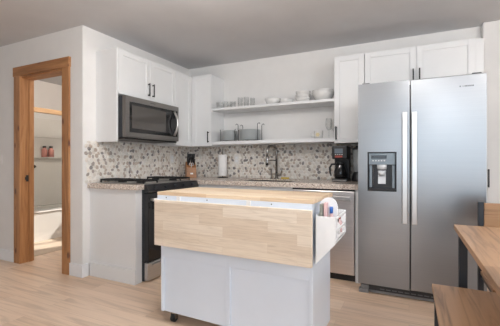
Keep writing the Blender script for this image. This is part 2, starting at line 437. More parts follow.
# ------------------------------------------------------------ cabinets
def shaker(bm, axis, q, a0, a1, z0, z1, s=1, t=.018, fr=.055, g=.0015):
    """shaker door, its back on plane q, extending t towards s (sign)"""
    a0 += g; a1 -= g; z0 += g; z1 -= g
    def bx(u0, u1, w0, w1, d0, d1, bev=.0015):
        lo, hi = sorted((q+s*d0, q+s*d1))
        if axis == 'x': box(bm, (lo, u0, w0), (hi, u1, w1), bev, 1)
        else: box(bm, (u0, lo, w0), (u1, hi, w1), bev, 1)
    fr = min(fr, (a1-a0)*.3, (z1-z0)*.35)
    bx(a0, a0+fr, z0, z1, 0, t); bx(a1-fr, a1, z0, z1, 0, t)
    bx(a0+fr, a1-fr, z0, z0+fr, 0, t); bx(a0+fr, a1-fr, z1-fr, z1, 0, t)
    bx(a0+fr, a1-fr, z0+fr, z1-fr, 0, t*.45, 0)
    return bm
def pull(bm, axis, q, a, z0, z1, s=1):
    """vertical black bar pull on plane q"""
    def P(d, aa, z): return (q+s*d, aa, z) if axis == 'x' else (aa, q+s*d, z)
    for z in (z0+.012, z1-.012):
        lo = P(0, a-.005, z-.006); hi = P(.026, a+.005, z+.006)
        box(bm, tuple(map(min, lo, hi)), tuple(map(max, lo, hi)), .001, 1)
    lo = P(.022, a-.006, z0); hi = P(.032, a+.006, z1)
    box(bm, tuple(map(min, lo, hi)), tuple(map(max, lo, hi)), .002, 1)
    return bm

XF = -2.558     # carcass front of the uppers on the range wall (doors reach -2.54)
YU = 3.538      # carcass front of the uppers on the back wall (doors reach 3.52)
ZT, ZB = 2.22, 1.31
# cabinet over the microwave
t = thing('wall_cabinet', 'white two-door wall cabinet above the microwave, tall side panel at its left', 'cabinet', (XW+.14, 2.75, 1.775))
b = B(); box(b, (XW+.001, 2.321, 1.775), (XF, 3.188, ZT)); part('carcass', b, 'cab', t)
part('end_panel', box(B(), (XW+.001, 2.300, ZB), (XF+.016, 2.319, ZT), .001, 1), 'cab', t)
dr = part('door', shaker(B(), 'x', XF, 2.322, 2.755, 1.778, ZT), 'cab', t); part('handle', pull(B(), 'x', XF+.018, 2.722, 1.82, 1.96), 'black', dr)
dr = part('door', shaker(B(), 'x', XF, 2.755, 3.187, 1.778, ZT), 'cab', t); part('handle', pull(B(), 'x', XF+.018, 2.790, 1.82, 1.96), 'black', dr)
# narrow tall one in the corner (range wall)
t = thing('wall_cabinet', 'narrow white wall cabinet right of the microwave, without a handle', 'cabinet', (XW+.14, 3.35, ZB))
part('carcass', box(B(), (XW+.007, 3.190, ZB), (XF, 3.537, ZT)), 'cab', t)
part('door', shaker(B(), 'x', XF, 3.190, 3.519, ZB, ZT, fr=.07), 'cab', t)
# corner cabinet on back wall
t = thing('wall_cabinet', 'white wall cabinet at the corner, left of the open shelves, black handle low', 'cabinet', (-2.4, 3.7, ZB))
part('carcass', box(B(), (XF+.001, YU, ZB), (-2.249, YB-.001, ZT), .001, 1), 'cab', t)
dr = part('door', shaker(B(), 'y', YU, -2.538, -2.249, ZB, ZT, s=-1), 'cab', t); part('handle', pull(B(), 'y', YU-.018, -2.282, 1.355, 1.495, -1), 'black', dr)
# right narrow cabinet
t = thing('wall_cabinet', 'narrow white wall cabinet above the coffee maker, left of the fridge', 'cabinet', (-.56, 3.7, ZB))
part('carcass', box(B(), (-.712, YU, ZB), (-.411, YB-.001, ZT), .001, 1), 'cab', t)
dr = part('door', shaker(B(), 'y', YU, -.713, -.409, ZB, ZT, s=-1), 'cab', t); part('handle', pull(B(), 'y', YU-.018, -.690, 1.345, 1.485, -1), 'black', dr)
# over-fridge cabinet
t = thing('wall_cabinet', 'white two-door wall cabinet above the stainless fridge', 'cabinet', (.06, 3.7, 1.80))
part('carcass', box(B(), (-.408, YU, 1.82), (.534, YB-.001, ZT), .001, 1), 'cab', t)
dr = part('door', shaker(B(), 'y', YU, -.407, .063, 1.82, ZT, s=-1), 'cab', t); part('handle', pull(B(), 'y', YU-.018, .036, 1.86, 2.0, -1), 'black', dr)
dr = part('door', shaker(B(), 'y', YU, .063, .534, 1.82, ZT, s=-1), 'cab', t); part('handle', pull(B(), 'y', YU-.018, .090, 1.86, 2.0, -1), 'black', dr)
part('filler_strip', box(B(), (.5355, YU+.015, 1.82), (.60, YU+.03, ZT), .001, 1), 'cab', t)

# shelves
solo('wall_shelf', box(B(), (-2.247, 3.532, 1.757), (-.7145, YB-.001, 1.787), .002), 'cab', 'long white wall shelf holding the bowls and drinking glasses', 'shelf', (-1.48, 3.7, 1.757))
solo('wall_shelf', box(B(), (-2.247, 3.526, 1.327), (-.7145, YB-.001, 1.367), .002), 'cab', 'thick white wall shelf with the grey plates, just above the pebble backsplash', 'shelf', (-1.48, 3.7, 1.327))

# base cabinets
YC = 3.15       # base front plane (doors)
t = thing('base_cabinet', 'white base cabinet end panel beside the range, at the left end', 'cabinet', (-2.53, 2.27, 0))
part('carcass', box(B(), (XW+.001, 2.232, 0), (-2.222, 2.303, .857), .002), 'cab', t)
part('base_molding', box(B(), (XW+.017, 2.212, 0), (-2.222, 2.231, .134), .003), 'cab', t)
part('corner_stile', box(B(), (-2.262, 2.2225, .1345), (-2.222, 2.231, .857), .001, 1), 'cab', t)
def basecab(x0, x1, label, doors=2):
    t = thing('base_cabinet', label, 'cabinet', ((x0+x1)/2, 3.5, 0))
    b = B(); box(b, (x0, YC+.02, .09), (x1, YB-.001, .857)); box(b, (x0, YC+.08, 0), (x1, YB-.001, .09)); part('carcass', b, 'cab', t)
    f = part('drawer_front', shaker(B(), 'y', YC+.019, x0, x1, .70, .855, s=-1, fr=.03), 'cab', t)
    n = doors; wd = (x1-x0)/n
    for i in range(n):
        d = part('door', shaker(B(), 'y', YC+.019, x0+i*wd, x0+(i+1)*wd, .095, .698, s=-1), 'cab', t)
        a = x0+wd*(i+1)-.035 if i == 0 else x0+wd*i+.035
        part('handle', pull(B(), 'y', YC, a, .53, .66, -1), 'black', d)
    return t
t = basecab(-2.20, -1.808, 'white base cabinet in the far corner next to the range', 1)
part('corner_carcass', box(B(), (XW+.001, 3.070, 0), (-2.222, YB-.001, .857)), 'cab', t)
sinkcab = None
t = thing('base_cabinet', 'white sink base cabinet behind the butcher-block cart', 'cabinet', (-1.43, 3.5, 0))
b = B()
box(b, (-1.805, YC+.02, .09), (-1.787, YB-.001, .857)); box(b, (-1.072, YC+.02, .09), (-1.054, YB-.001, .857)); box(b, (-1.787, YC+.02, .09), (-1.072, YB-.001, .11)); box(b, (-1.787, YB-.02, .11), (-1.072, YB-.001, .857))
box(b, (-1.805, YC+.08, 0), (-1.054, YC+.1, .09)); part('carcass', b, 'cab', t)
part('drawer_front', shaker(B(), 'y', YC+.019, -1.805, -1.054, .70, .855, s=-1, fr=.03), 'cab', t)
for i, (a, c, hx) in enumerate(((-1.805, -1.43, -1.465), (-1.43, -1.054, -1.395))):
    d = part('door', shaker(B(), 'y', YC+.019, a, c, .095, .698, s=-1), 'cab', t); part('handle', pull(B(), 'y', YC, hx, .53, .66, -1), 'black', d)


# countertops
YK = 3.115
b = B(); box(b, (XW+.001, 2.200, .858), (-2.192, 2.3035, ZC), .004)
solo('countertop', b, 'granite', 'short speckled granite countertop end piece left of the range', 'countertop', (-2.5, 2.25, .858))
sx0, sx1, sy0, sy1 = -1.76, -1.10, 3.24, 3.66
b = B()
box(b, (XW+.001, 3.069, .858), (-2.202, YK, ZC)); box(b, (XW+.001, YK, .858), (sx0, YB-.011, ZC)); box(b, (sx1, YK, .858), (-.402, YB-.011, ZC))
box(b, (sx0, YK, .858), (sx1, sy0, ZC)); box(b, (sx0, sy1, .858), (sx1, YB-.011, ZC))
bmesh.ops.remove_doubles(b, verts=b.verts[:], dist=.0001)
solo('countertop', b, 'granite', 'long speckled granite countertop along the back wall around the sink', 'countertop', (-1.5, 3.4, .858))
# sink
b = B(); th = .012
box(b, (sx0+.001, sy0+.001, .70), (sx1-.001, sy1-.001, .712)); box(b, (sx0+.001, sy0+.001, .712), (sx0+th, sy1-.001, .893)); box(b, (sx1-th, sy0+.001, .712), (sx1-.001, sy1-.001, .893))
box(b, (sx0+th, sy0+.001, .712), (sx1-th, sy0+th, .893)); box(b, (sx0+th, sy1-th, .712), (sx1-th, sy1-.001, .893))
t = thing('kitchen_sink', 'stainless undermount sink set into the granite below the faucet', 'sink', (-1.43, 3.45, .70))
part('basin', b, 'nickel', t); part('drain', cyl(B(), (-1.43, 3.45, .712), (-1.43, 3.45, .716), .04), 'ssh', t)

# faucet
fx, fy = -1.452, 3.745
t = thing('kitchen_faucet', 'brushed nickel pull-down faucet behind the sink', 'faucet', (fx, fy, ZC))
part('base', lathe(B(), [(0, ZC), (.030, ZC), (.030, ZC+.008), (.018, ZC+.016), (.016, ZC+.07), (0, ZC+.07)], (fx, fy, 0)), 'nickel', t)
dx, dy = -.45, -.89
pts = [(fx, fy, ZC+.06), (fx, fy, 1.225)]
for i in range(1, 13):
    a = math.pi*i/12; r = .075
    q = r-r*math.cos(a); pts.append((fx+dx*q, fy+dy*q, 1.228+r*math.sin(a)*1.0))
pts.append((fx+dx*.15, fy+dy*.15, 1.165))
part('neck', tube(B(), pts, .0145, 12), 'nickel', t)
ex, ey = fx+dx*.15, fy+dy*.15
part('spray_head', tube(B(), [(ex, ey, 1.18), (ex, ey, 1.16), (ex, ey, 1.11), (ex, ey, 1.07)], .016, 14, [.014, .017, .018, .021]), 'nickel', t)
part('docking_arm', tube(B(), [(fx, fy, 1.13), (ex, ey, 1.13)], .007, 8), 'nickel', t)
b = B(); tube(b, [(fx, fy, ZC+.045), (fx+.055, fy-.005, ZC+.045)], .013, 12); tube(b, [(fx+.052, fy-.005, ZC+.045), (fx+.085, fy-.02, ZC+.13)], .006, 8, [.009, .005])
part('lever', b, 'nickel', t)
t = thing('soap_dispenser', 'nickel countertop soap pump just left of the faucet', 'soap dispenser', (fx-.05, fy-.05, ZC))
part('pump', lathe(B(), [(0, ZC), (.014, ZC), (.014, ZC+.012), (.007, ZC+.02), (.007, ZC+.12), (0, ZC+.12)], (fx-.05, fy-.05, 0)), 'nickel', t)
part('nozzle', tube(B(), [(fx-.05, fy-.05, ZC+.115), (fx-.05, fy-.09, ZC+.118), (fx-.05, fy-.10, ZC+.108)], .006), 'nickel', t)
solo('sponge', box(B(), (-1.38, 3.70, ZC), (-1.29, 3.755, ZC+.022), .006), 'yellow', 'small yellow sponge on the counter right of the faucet', 'sponge', (-1.335, 3.73, ZC))

# outlets
def outlet(axis, q, a, z, label, s):
    t = thing('wall_outlet', label, 'outlet', ((q, a, z) if axis == 'x' else (a, q, z)))
    def bx(a0, a1, z0, z1, d0, d1, bev):
        lo, hi = sorted((q+s*d0, q+s*d1))
        return box(B(), (lo, a0, z0), (hi, a1, z1), bev) if axis == 'x' else box(B(), (a0, lo, z0), (a1, hi, z1), bev)
    part('cover_plate', bx(a-.036, a+.036, z-.058, z+.058, 0, .007, .002), 'plate_w', t)
    for dz in (-.02, .02): part('socket', bx(a-.016, a+.016, z+dz-.014, z+dz+.014, .007, .009, .002), 'trimw', t)
outlet('x', XW+.011, 3.46, 1.150, 'white outlet plate on the pebble wall behind the range', 1)
outlet('y', YB-.011, -2.05, 1.145, 'white outlet plate on the pebble wall right of the paper towels', -1)
t = thing('light_switch', 'white light switch plate on the wall at the left edge, before the doorway', 'light switch', (-4.215, YD, 1.14))
part('cover_plate', box(B(), (-4.25, YD-.007, 1.08), (-4.18, YD, 1.20), .002), 'plate_w', t); part('toggle', box(B(), (-4.223, YD-.012, 1.12), (-4.207, YD-.007, 1.16), .002), 'trimw', t)

# ------------------------------------------------------------ fridge
fx0, fx1, fy0 = -.392, .518, 2.937
t = thing('refrigerator', 'stainless side-by-side refrigerator with ice and water dispenser', 'refrigerator', (.063, 3.3, 0))
part('body', box(B(), (fx0+.012, 3.004, .05), (fx1-.012, 3.80, 1.745), .004), 'gside', t)
DZ0, DZ1 = .080, 1.772
gap = .007
hx0, hx1, hz0, hz1 = -.316, -.092, .868, 1.195
b = B()
# freezer door with the dispenser opening
box(b, (fx0, fy0, DZ0), (hx0, 3.0, DZ1), .0); box(b, (hx1, fy0, DZ0), (gap-.003, 3.0, DZ1), .0)
box(b, (hx0, fy0, DZ0), (hx1, 3.0, hz0)); box(b, (hx0, fy0, hz1), (hx1, 3.0, DZ1)); box(b, (hx0, 2.99, hz0), (hx1, 3.0, hz1))
bmesh.ops.remove_doubles(b, verts=b.verts[:], dist=.0001)
fd = part('freezer_door', b, 'ss', t)
rd = part('refrigerator_door', box(B(), (gap+.004, fy0, DZ0), (fx1, 3.0, DZ1), .006, 3), 'ss', t)
for d, x in ((fd, -.031), (rd, .038)):
    b = B(); box(b, (x-.019, fy0-.05, .618), (x+.019, fy0-.032, 1.51), .005, 3)
    for z in (.64, 1.475): box(b, (x-.014, fy0-.034, z-.018), (x+.014, fy0, z+.018), .003)
    part('handle', b, 'ssh', d)
# dispenser
f = B(); w_ = .007
box(f, (hx0, fy0-.004, hz0), (hx0+w_, 2.99, hz1), .002, 1); box(f, (hx1-w_, fy0-.004, hz0), (hx1, 2.99, hz1), .002, 1)
box(f, (hx0+w_, fy0-.004, hz0), (hx1-w_, 2.99, hz0+w_), .002, 1); box(f, (hx0+w_, fy0-.004, hz1-w_), (hx1-w_, 2.99, hz1), .002, 1)
part('dispenser_frame', f, 'black', fd)
part('dispenser_recess', box(B(), (hx0+w_, 2.984, hz0+w_), (hx1-w_, 2.989, hz1-w_)), 'bplast', fd)
b = B(); box(b, (hx0+.009, fy0+.003, 1.09), (hx1-.009, 2.984, hz1-.009), .004); part('control_panel', b, 'gplast', fd)
b = B(); box(b, (hx0+.03, fy0, 1.14), (hx1-.075, fy0+.003, 1.168), .001, 1); part('display', b, 'gloss', fd)
for x in (hx0+.012, hx1-.034): part('recess_wall', box(B(), (x, fy0+.012, hz0+.03), (x+.022, 2.965, 1.085), .004), 'gplast', fd)
b = B()
for i in range(5): box(b, (hx0+.038+i*.022, fy0-.001, 1.118), (hx0+.05+i*.022, fy0+.003, 1.128), .001, 1)
part('button', b, 'lplast', fd)
b = B(); cyl(b, (-.205, 2.962, 1.05), (-.205, 2.962, 1.09), .036, .04); cyl(b, (-.205, 2.962, 1.0), (-.205, 2.962, 1.04), .024, .034); part('ice_chute', b, 'lplast', fd)
b = B(); prism(b, [(2.975, 1.03), (2.955, .93), (2.962, .928), (2.983, 1.03)], 'x', -.235, -.175); part('paddle', b, 'lplast', fd)
for x in (hx0+.02, hx1-.045): part('recess_rib', box(B(), (x, 2.966, .92), (x+.025, 2.984, 1.06), .003), 'bplast', fd)
part('drip_tray', box(B(), (hx0+.009, fy0+.002, hz0+.008), (hx1-.009, 2.984, hz0+.022), .002), 'bplast', fd)
# brand mark (too small in the photograph to read): short dark strokes
b = B(); x = .345
for wd, g in ((.008, .012), (.004, .008), (.007, .003), (.008, .003), (.006, .003), (.008, .003), (.005, .003), (.009, 0)):
    box(b, (x, fy0-.0012, 1.680), (x+wd, fy0, 1.690)); x += wd+g
part('brand_mark', b, 'gside', rd)
b = B(); box(b, (fx0+.08, 2.955, .03), (fx1-.01, 3.004, .072), .002); part('kick_grille', b, 'bplast', t)
b = B()
for i in range(14): box(b, (-.22+i*.047, 2.952, .045), (-.22+i*.047+.035, 2.956, .052)); 
part('grille_slot', b, 'gside', t)
b = B(); box(b, (fx0+.004, 2.945, .0), (fx0+.085, 3.0, .034), .004); box(b, (fx0+.02, 2.945, .037), (fx0+.085, 3.0, .070), .004); part('leveling_foot', b, 'foot', t)
b = B(); box(b, (fx1-.085, 2.945, .0), (fx1-.004, 3.0, .034), .004); part('leveling_foot', b, 'foot', t)
b = B(); box(b, (fx0+.09, 2.962, .008), (fx1-.09, 2.974, .028), .002); part('base_rail', b, 'foot', t)
b = B(); box(b, (fx0+.03, 2.96, 1.7725), (fx0+.09, 3.03, 1.785), .003); part('hinge_cover', b, 'gside', t)
b = B(); box(b, (fx1-.09, 2.96, 1.7725), (fx1-.03, 3.03, 1.785), .003); part('hinge_cover', b, 'gside', t)
for x in (-.3, .43): part('rear_foot', cyl(B(), (x, 3.7, 0), (x, 3.7, .052), .02), 'rubber', t)

solo('pull_handle', pull(B(), 'y', 3.7495, .668, .875, 1.045, -1), 'black', 'black vertical pull handle on the white wall right of the fridge', 'handle', (.668, 3.7495, .96))

# ------------------------------------------------------------ dishwasher
t = thing('dishwasher', 'stainless dishwasher with bar handle, between the cart and the fridge', 'dishwasher', (-.75, 3.4, 0))
part('body', box(B(), (-1.045, 3.19, .07), (-.452, 3.80, .852)), 'gside', t)
b = box(B(), (-1.047, 3.135, .065), (-.450, 3.189, .838), .005); dd = part('door', b, 'dw', t)
part('control_strip', box(B(), (-1.047, 3.137, .840), (-.450, 3.189, .855), .002), 'bplast', t)
b = B(); box(b, (-.98, 3.075, .755), (-.475, 3.093, .797), .006, 3)
for x in (-.955, -.495): box(b, (x-.014, 3.09, .762), (x+.014, 3.135, .790), .003)
part('handle', b, 'ssh', dd)
part('toe_kick', box(B(), (-1.047, 3.172, 0), (-.450, 3.19, .064)), 'black', t)
solo('filler_panel', box(B(), (-.444, 3.14, 0), (-.405, 3.84, .856), .002), 'cab', 'white filler panel between dishwasher and fridge', 'panel', (-.425, 3.4, 0))

# ------------------------------------------------------------ range
ry0, ry1 = 2.306, 3.064
t = thing('gas_range', 'black and stainless slide-in range under the microwave', 'stove', (-2.5, 2.685, 0))
part('body', box(B(), (XW+.02, ry0, .013), (-2.20, ry1, .880), .002), 'navy', t)
part('cooktop', box(B(), (XW+.02, ry0, .8805), (-2.195, ry1, .908), .004), 'ssy', t)
b = B(); prism(b, [(-2.199, .828), (-2.148, .828), (-2.138, .84), (-2.158, .902), (-2.194, .904)], 'y', ry0-.005, ry1+.03, .002)
part('control_panel', b, 'bplast', t)
for i in range(5):
    y = ry0+.09+i*.145
    part('knob', cyl(B(), (-2.155, y, .866), (-2.124, y, .877), .017, .014), 'navy', t)
od = part('oven_door', box(B(), (-2.199, ry0+.004, .185), (-2.155, ry1-.004, .820), .004), 'bplast', t)
part('door_glass', box(B(), (-2.156, ry0+.008, .195), (-2.150, ry1-.008, .74), .001, 1), 'gloss', od)
b = B(); tube(b, [(-2.108, ry0+.02, .765), (-2.108, ry1-.02, .765)], .013, 14)
for y in (ry0+.045, ry1-.045): box(b, (-2.155, y-.012, .754), (-2.108, y+.012, .776), .003)
part('handle', b, 'ssh', od)
sd = part('storage_drawer', box(B(), (-2.199, ry0+.004, .016), (-2.158, ry1-.004, .178), .004), 'ssy', t)
b = B(); box(b, (-2.158, ry0+.05, .150), (-2.128, ry1-.05, .166), .004); part('drawer_handle', b, 'ssh', sd)
b = B(); box(b, (-2.65, ry0+.02, 0), (-2.22, ry1-.02, .0125)); part('base', b, 'black', t)
def grate(y0, y1, x0=-2.80):
    b = B(); x1 = -2.225; z0, z1 = .925, .943; r = .011
    for y in (y0, y1-r): box(b, (x0, y, z0), (x1, y+r, z1), .002, 1)
    for x in (x0, x1-r, (x0+x1)/2-r/2): box(b, (x, y0, z0), (x+r, y1, z1), .002, 1)
    for k in (.25, .75):
        xm = x0+(x1-x0)*k
        box(b, (xm-.09, (y0+y1)/2-.005, z0+.002), (xm+.09, (y0+y1)/2+.005, z1), .002, 1)
        box(b, (xm-.005, y0, z0+.002), (xm+.005, y1, z1), .002, 1)
    for x in (x0, x1-r):
        for y in (y0, y1-r): box(b, (x, y, .908), (x+r, y+r, z0))
    return b
for (a, c, x0) in ((ry0+.02, ry0+.215, -2.80), (ry1-.19, ry1-.018, -2.70)): part('burner_grate', grate(a, c, x0), 'black', t)
for y in (ry0+.137, ry1-.137):
    for x in (-2.62, -2.37): part('burner_cap', cyl(B(), (x, y, .908), (x, y, .922), .045, .038), 'black', t)
part('burner_cap', cyl(B(), (-2.51, ry0+.379, .908), (-2.51, ry0+.379, .916), .035), 'black', t)

# ------------------------------------------------------------ microwave
my0, my1, mz0, mz1 = 2.326, 3.14, 1.342, 1.757
t = thing('microwave', 'dark stainless over-the-range microwave above the stove', 'microwave', (-2.6, 2.73, mz0))
part('body', box(B(), (XW+.012, my0, mz0+.012), (-2.50, my1, mz1), .003), 'navy', t)
part('vent_plate', box(B(), (XW+.012, my0+.01, mz0-.004), (-2.48, my1-.01, mz0+.010), .003), 'black', t)
fr = B(); xa, xb = -2.499, -2.458; wy0, wy1, wz0_, wz1_ = my0+.055, my1-.018, mz0+.062, mz1-.052
box(fr, (xa, my0+.004, mz0+.012), (xb, wy0, mz1), 0); box(fr, (xa, wy1, mz0+.012), (xb, my1, mz1), 0)
box(fr, (xa, wy0, mz0+.012), (xb, wy1, wz0_)); box(fr, (xa, wy0, wz1_), (xb, wy1, mz1))
bmesh.ops.remove_doubles(fr, verts=fr.verts[:], dist=.0001)
door = part('door', fr, 'dark_ss', t)
part('door_glass', box(B(), (xa+.01, wy0, wz0_), (xb-.004, wy1, wz1_)), 'gloss', door)
part('inner_window', box(B(), (xb-.0035, wy0+.035, wz0_+.04), (xb-.0025, my1-.22, wz1_-.03)), 'smoke', door)
hp = []
for i in range(13):
    k = i/12; hp.append((xb+.006+.05*math.sin(math.pi*k), my1-.085, wz0_+.012+(wz1_-wz0_-.024)*k))
part('handle', tube(B(), hp, .013, 10), 'ssh', door)
b = B(); y = 2.67
for i in range(7): box(b, (xb, y+i*.011, 1.728), (xb+.0008, y+i*.011+.007, 1.736))
part('brand_mark', b, 'gside', door)

# ------------------------------------------------------------ kitchen cart
rz = R(-1.2)
cart_loc = (-1.548+.54*math.cos(rz)-.21*math.sin(-rz)*0, 1.79-.54*math.sin(-rz)+.20, 0)
t = thing('kitchen_cart', 'white rolling kitchen cart with butcher-block top and folded-down wooden leaf', 'kitchen island', cart_loc)
t.rotation_euler = (0, 0, rz)
cl = Vector(cart_loc)
def cb(lo, hi, bev=.002, seg=2, bm=None):   # local cart box, origin at base centre
    return box(bm or B(), Vector(lo)+cl, Vector(hi)+cl, bev, seg)
W2, D2 = .54, .20
b = cb((-W2+.001, -D2+.012, .08), (W2-.001, D2-.001, .884), 0); part('carcass', b, 'cartw', t)
b = B()
for (x0, x1) in ((-W2, -W2+.022), (-.014, .014), (W2-.02, W2)): cb((x0, -D2, .08), (x1, -D2+.012, .862), .001, 1, b)
cb((-W2+.022, -D2, .46), (-.014, -D2+.0118, .862), .001, 1, b); cb((.014, -D2, .46), (W2-.02, -D2+.0118, .862), .001, 1, b)
part('face_frame', b, 'cartw', t)
part('tabletop', cb((-W2-.002, -D2-.035, .887), (W2+.012, D2+.015, .910), .002), 'butcher', t)
ap = part('apron_rail', cb((-W2-.001, -D2-.036, .853), (W2+.004, -D2-.0005, .8865), .001, 1), 'cartw', t)
part('drop_leaf', cb((-W2-.004, -D2-.062, .551), (W2+.010, -D2-.037, .856), .002), 'leafw', t)
for x in (-.355, .165):
    part('leaf_bracket', cb((x-.014, -D2-.044, .857), (x+.014, -D2-.0365, .886), .001, 1), 'wht', t)
for x in (-.46, -.13, .31):
    part('screw', cyl(B(), Vector((x, -D2-.036, .873))+cl, Vector((x, -D2-.039, .873))+cl, .0035, seg=10), 'black', t)
for x in (-W2+.075, W2-.075):
    for y in (-D2+.055, D2-.055):
        c = part('caster', tube(B(), [Vector((x, y, .08))+cl, Vector((x, y, .066))+cl], .012), 'nickel', t)
        b = B(); box(b, Vector((x-.018, y-.02, .058))+cl, Vector((x+.018, y+.025, .070))+cl, .002)
        for s in (-1, 1): box(b, Vector((x+s*.018-.002, y-.02, .022))+cl, Vector((x+s*.018+.002, y+.012, .066))+cl, .001, 1)
        part('fork', b, 'nickel', c)
        part('wheel', cyl(B(), Vector((x-.013, y-.006, .027))+cl, Vector((x+.013, y-.006, .027))+cl, .027, seg=24), 'rubber', c)

# side caddy hung on the cart's right face
cx0 = -.452; cy0, cy1 = 1.745, 2.055
t = thing('side_caddy', 'white organizer rack hung on the right side of the cart', 'organizer', (-.39, 1.9, .57))
prof = [(cx0, .823), (-.346, .823), (-.346, .69), (-.353, .675), (cx0, .565)]
part('front_panel', prism(B(), prof, 'y', cy0, cy0+.010, .0015), 'caddyw', t)
part('back_panel', prism(B(), prof, 'y', cy1-.010, cy1, .0015), 'caddyw', t)
ar = [(-.4435, .62), (-.4435, .83)]
for i in range(0, 13):
    a = R(180-180*i/12); ar.append((-.3965+.047*math.cos(a), .872+.047*math.sin(a)))
ar += [(-.3495, .83), (-.3495, .69)]
part('arched_divider', prism(B(), ar, 'y', 1.812, 1.820, .001), 'caddyw', t)
part('wall_plate', box(B(), (cx0+.0005, cy0+.010, .58), (cx0+.008, cy1-.010, .83), .001, 1), 'caddyw', t)
for z in (.811, .745): part('rail', box(B(), (-.353, cy0+.010, z-.007), (-.346, cy1-.010, z+.007), .001, 1), 'caddyw', t)
part('shelf', prism(B(), [(cx0+.008, .70), (-.354, .70), (-.354, .688), (cx0+.008, .688)], 'y', cy0+.010, cy1-.010), 'caddyw', t)
part('slanted_bottom', prism(B(), [(cx0+.008, .572), (-.355, .672), (-.355, .682), (cx0+.008, .582)], 'y', cy0+.010, cy1-.010), 'caddyw', t)
solo('folder', box(B(), (-.436, 1.765, .702), (-.420, 1.808, .885), .002), 'sage', 'grey-green folder standing in the cart side rack', 'folder', (-.43, 1.8, .702))
solo('booklet', box(B(), (-.415, 1.768, .702), (-.397, 1.808, .893), .003), 'rose', 'pale pink booklet standing in the cart side rack', 'booklet', (-.41, 1.81, .702))
def bottle(x, y, z0, r, h, mat, capmat, label, name='spice_jar', cat='jar', cap=.02, group=None):
    t = thing(name, label, cat, (x, y, z0), group)
    part('jar_body', lathe(B(), [(0, z0), (r, z0), (r, z0+h*.8), (r*.6, z0+h*.9), (r*.55, z0+h), (0, z0+h)], (x, y, 0), 16), mat, t)
    part('cap', cyl(B(), (x, y, z0+h), (x, y, z0+h+cap), r*.62, seg=16), capmat, t)
    return t
bottle(-.378, 1.79, .702, .015, .135, 'rose', 'blue', 'pink bottle with a tall blue cap in the cart side rack', 'bottle', 'bottle', .035)
bottle(-.376, 1.86, .702, .019, .105, 'wht', 'blue', 'white bottle with a blue cap behind the arched divider of the rack', 'bottle', 'bottle', .02)
bottle(-.376, 1.925, .702, .02, .065, 'wht', 'bplast', 'small white jar with dark lid, nearer the camera in the rack')
bottle(-.376, 1.985, .702, .02, .075, 'rose', 'red', 'small pink jar with red lid at the far end of the rack')

# ------------------------------------------------------------ counter objects
# paper towel
px, py = -2.185, 3.70
t = thing('paper_towel_holder', 'upright black paper towel holder on the back counter', 'paper towel holder', (px, py, ZC))
b = lathe(B(), [(0, ZC), (.072, ZC), (.072, ZC+.008), (.01, ZC+.012), (0, ZC+.012)], (px, py, 0)); part('base', b, 'black', t)
part('post', cyl(B(), (px, py, ZC+.012), (px, py, 1.285), .005), 'nickel', t)
b = lathe(B(), [(.018, .93), (.055, .93), (.057, .935), (.057, 1.20), (.055, 1.205), (.018, 1.205), (.018, .93)], (px, py, 0), 36)
solo('paper_towel_roll', b, 'paper', 'white roll of paper towels on the upright holder', 'paper towels', (px, py, .93))
# knife block
kx, ky = -2.555, 3.52
t = thing('knife_block', 'reddish wooden knife block with black knives in the counter corner', 'knife block', (kx, ky, ZC))
def kb(pts, w0, w1, bev=.003):  # profile in (forward,z); forward axis points to camera side (+x,-y)
    bm = prism(B(), pts, 'y', w0, w1, bev)
    bmesh.ops.rotate(bm, verts=bm.verts[:], cent=(0, 0, 0), matrix=Matrix.Rotation(R(-44), 3, 'Z'))
    bmesh.ops.translate(bm, verts=bm.verts[:], vec=(kx, ky, 0)); return bm
part('block', kb([(-.075, ZC), (.06, ZC), (.045, ZC+.13), (-.045, ZC+.21), (-.085, ZC+.19)], -.062, .062), 'blockw', t)
part('label_plate', kb([(.0555, ZC+.045), (.0565, ZC+.045), (.0542, ZC+.065), (.0532, ZC+.065)], -.018, .018, 0), 'plate_w', t)
rot = Matrix.Rotation(R(-44), 4, 'Z')
for i, w_ in enumerate((-.038, -.012, .014, .038)):
    for j, (f0, z0, ln) in enumerate(((-.035, ZC+.195, .125), (0.0, ZC+.165, .085))):
        if j == 1 and i in (1, 2): continue
        d = Vector((.45, 0, .9)).normalized(); p0 = Vector((f0, w_, z0)); p1 = p0+d*ln
        P0 = rot @ p0+Vector((kx, ky, 0)); P1 = rot @ p1+Vector((kx, ky, 0))
        part('knife_handle', tube(B(), [P0, P0+(P1-P0)*.5, P1], .009, 8, [.010, .0125, .013]), 'black', t)
b = B()
for w_ in (-.018, .012):
    c = Vector((.06, w_, ZC+.175)); pp = []
    for k in range(13):
        a = k*2*math.pi/12; pp.append(rot @ (c+Vector((0, .013*math.cos(a), .017*math.sin(a))))+Vector((kx, ky, 0)))
    tube(b, pp, .0035, 6)
q0 = rot @ Vector((.055, -.003, ZC+.16))+Vector((kx, ky, 0)); q1 = rot @ Vector((.03, -.003, ZC+.12))+Vector((kx, ky, 0))
tube(b, [q0, q1], .005, 6)
part('scissors', b, 'lplast', t)
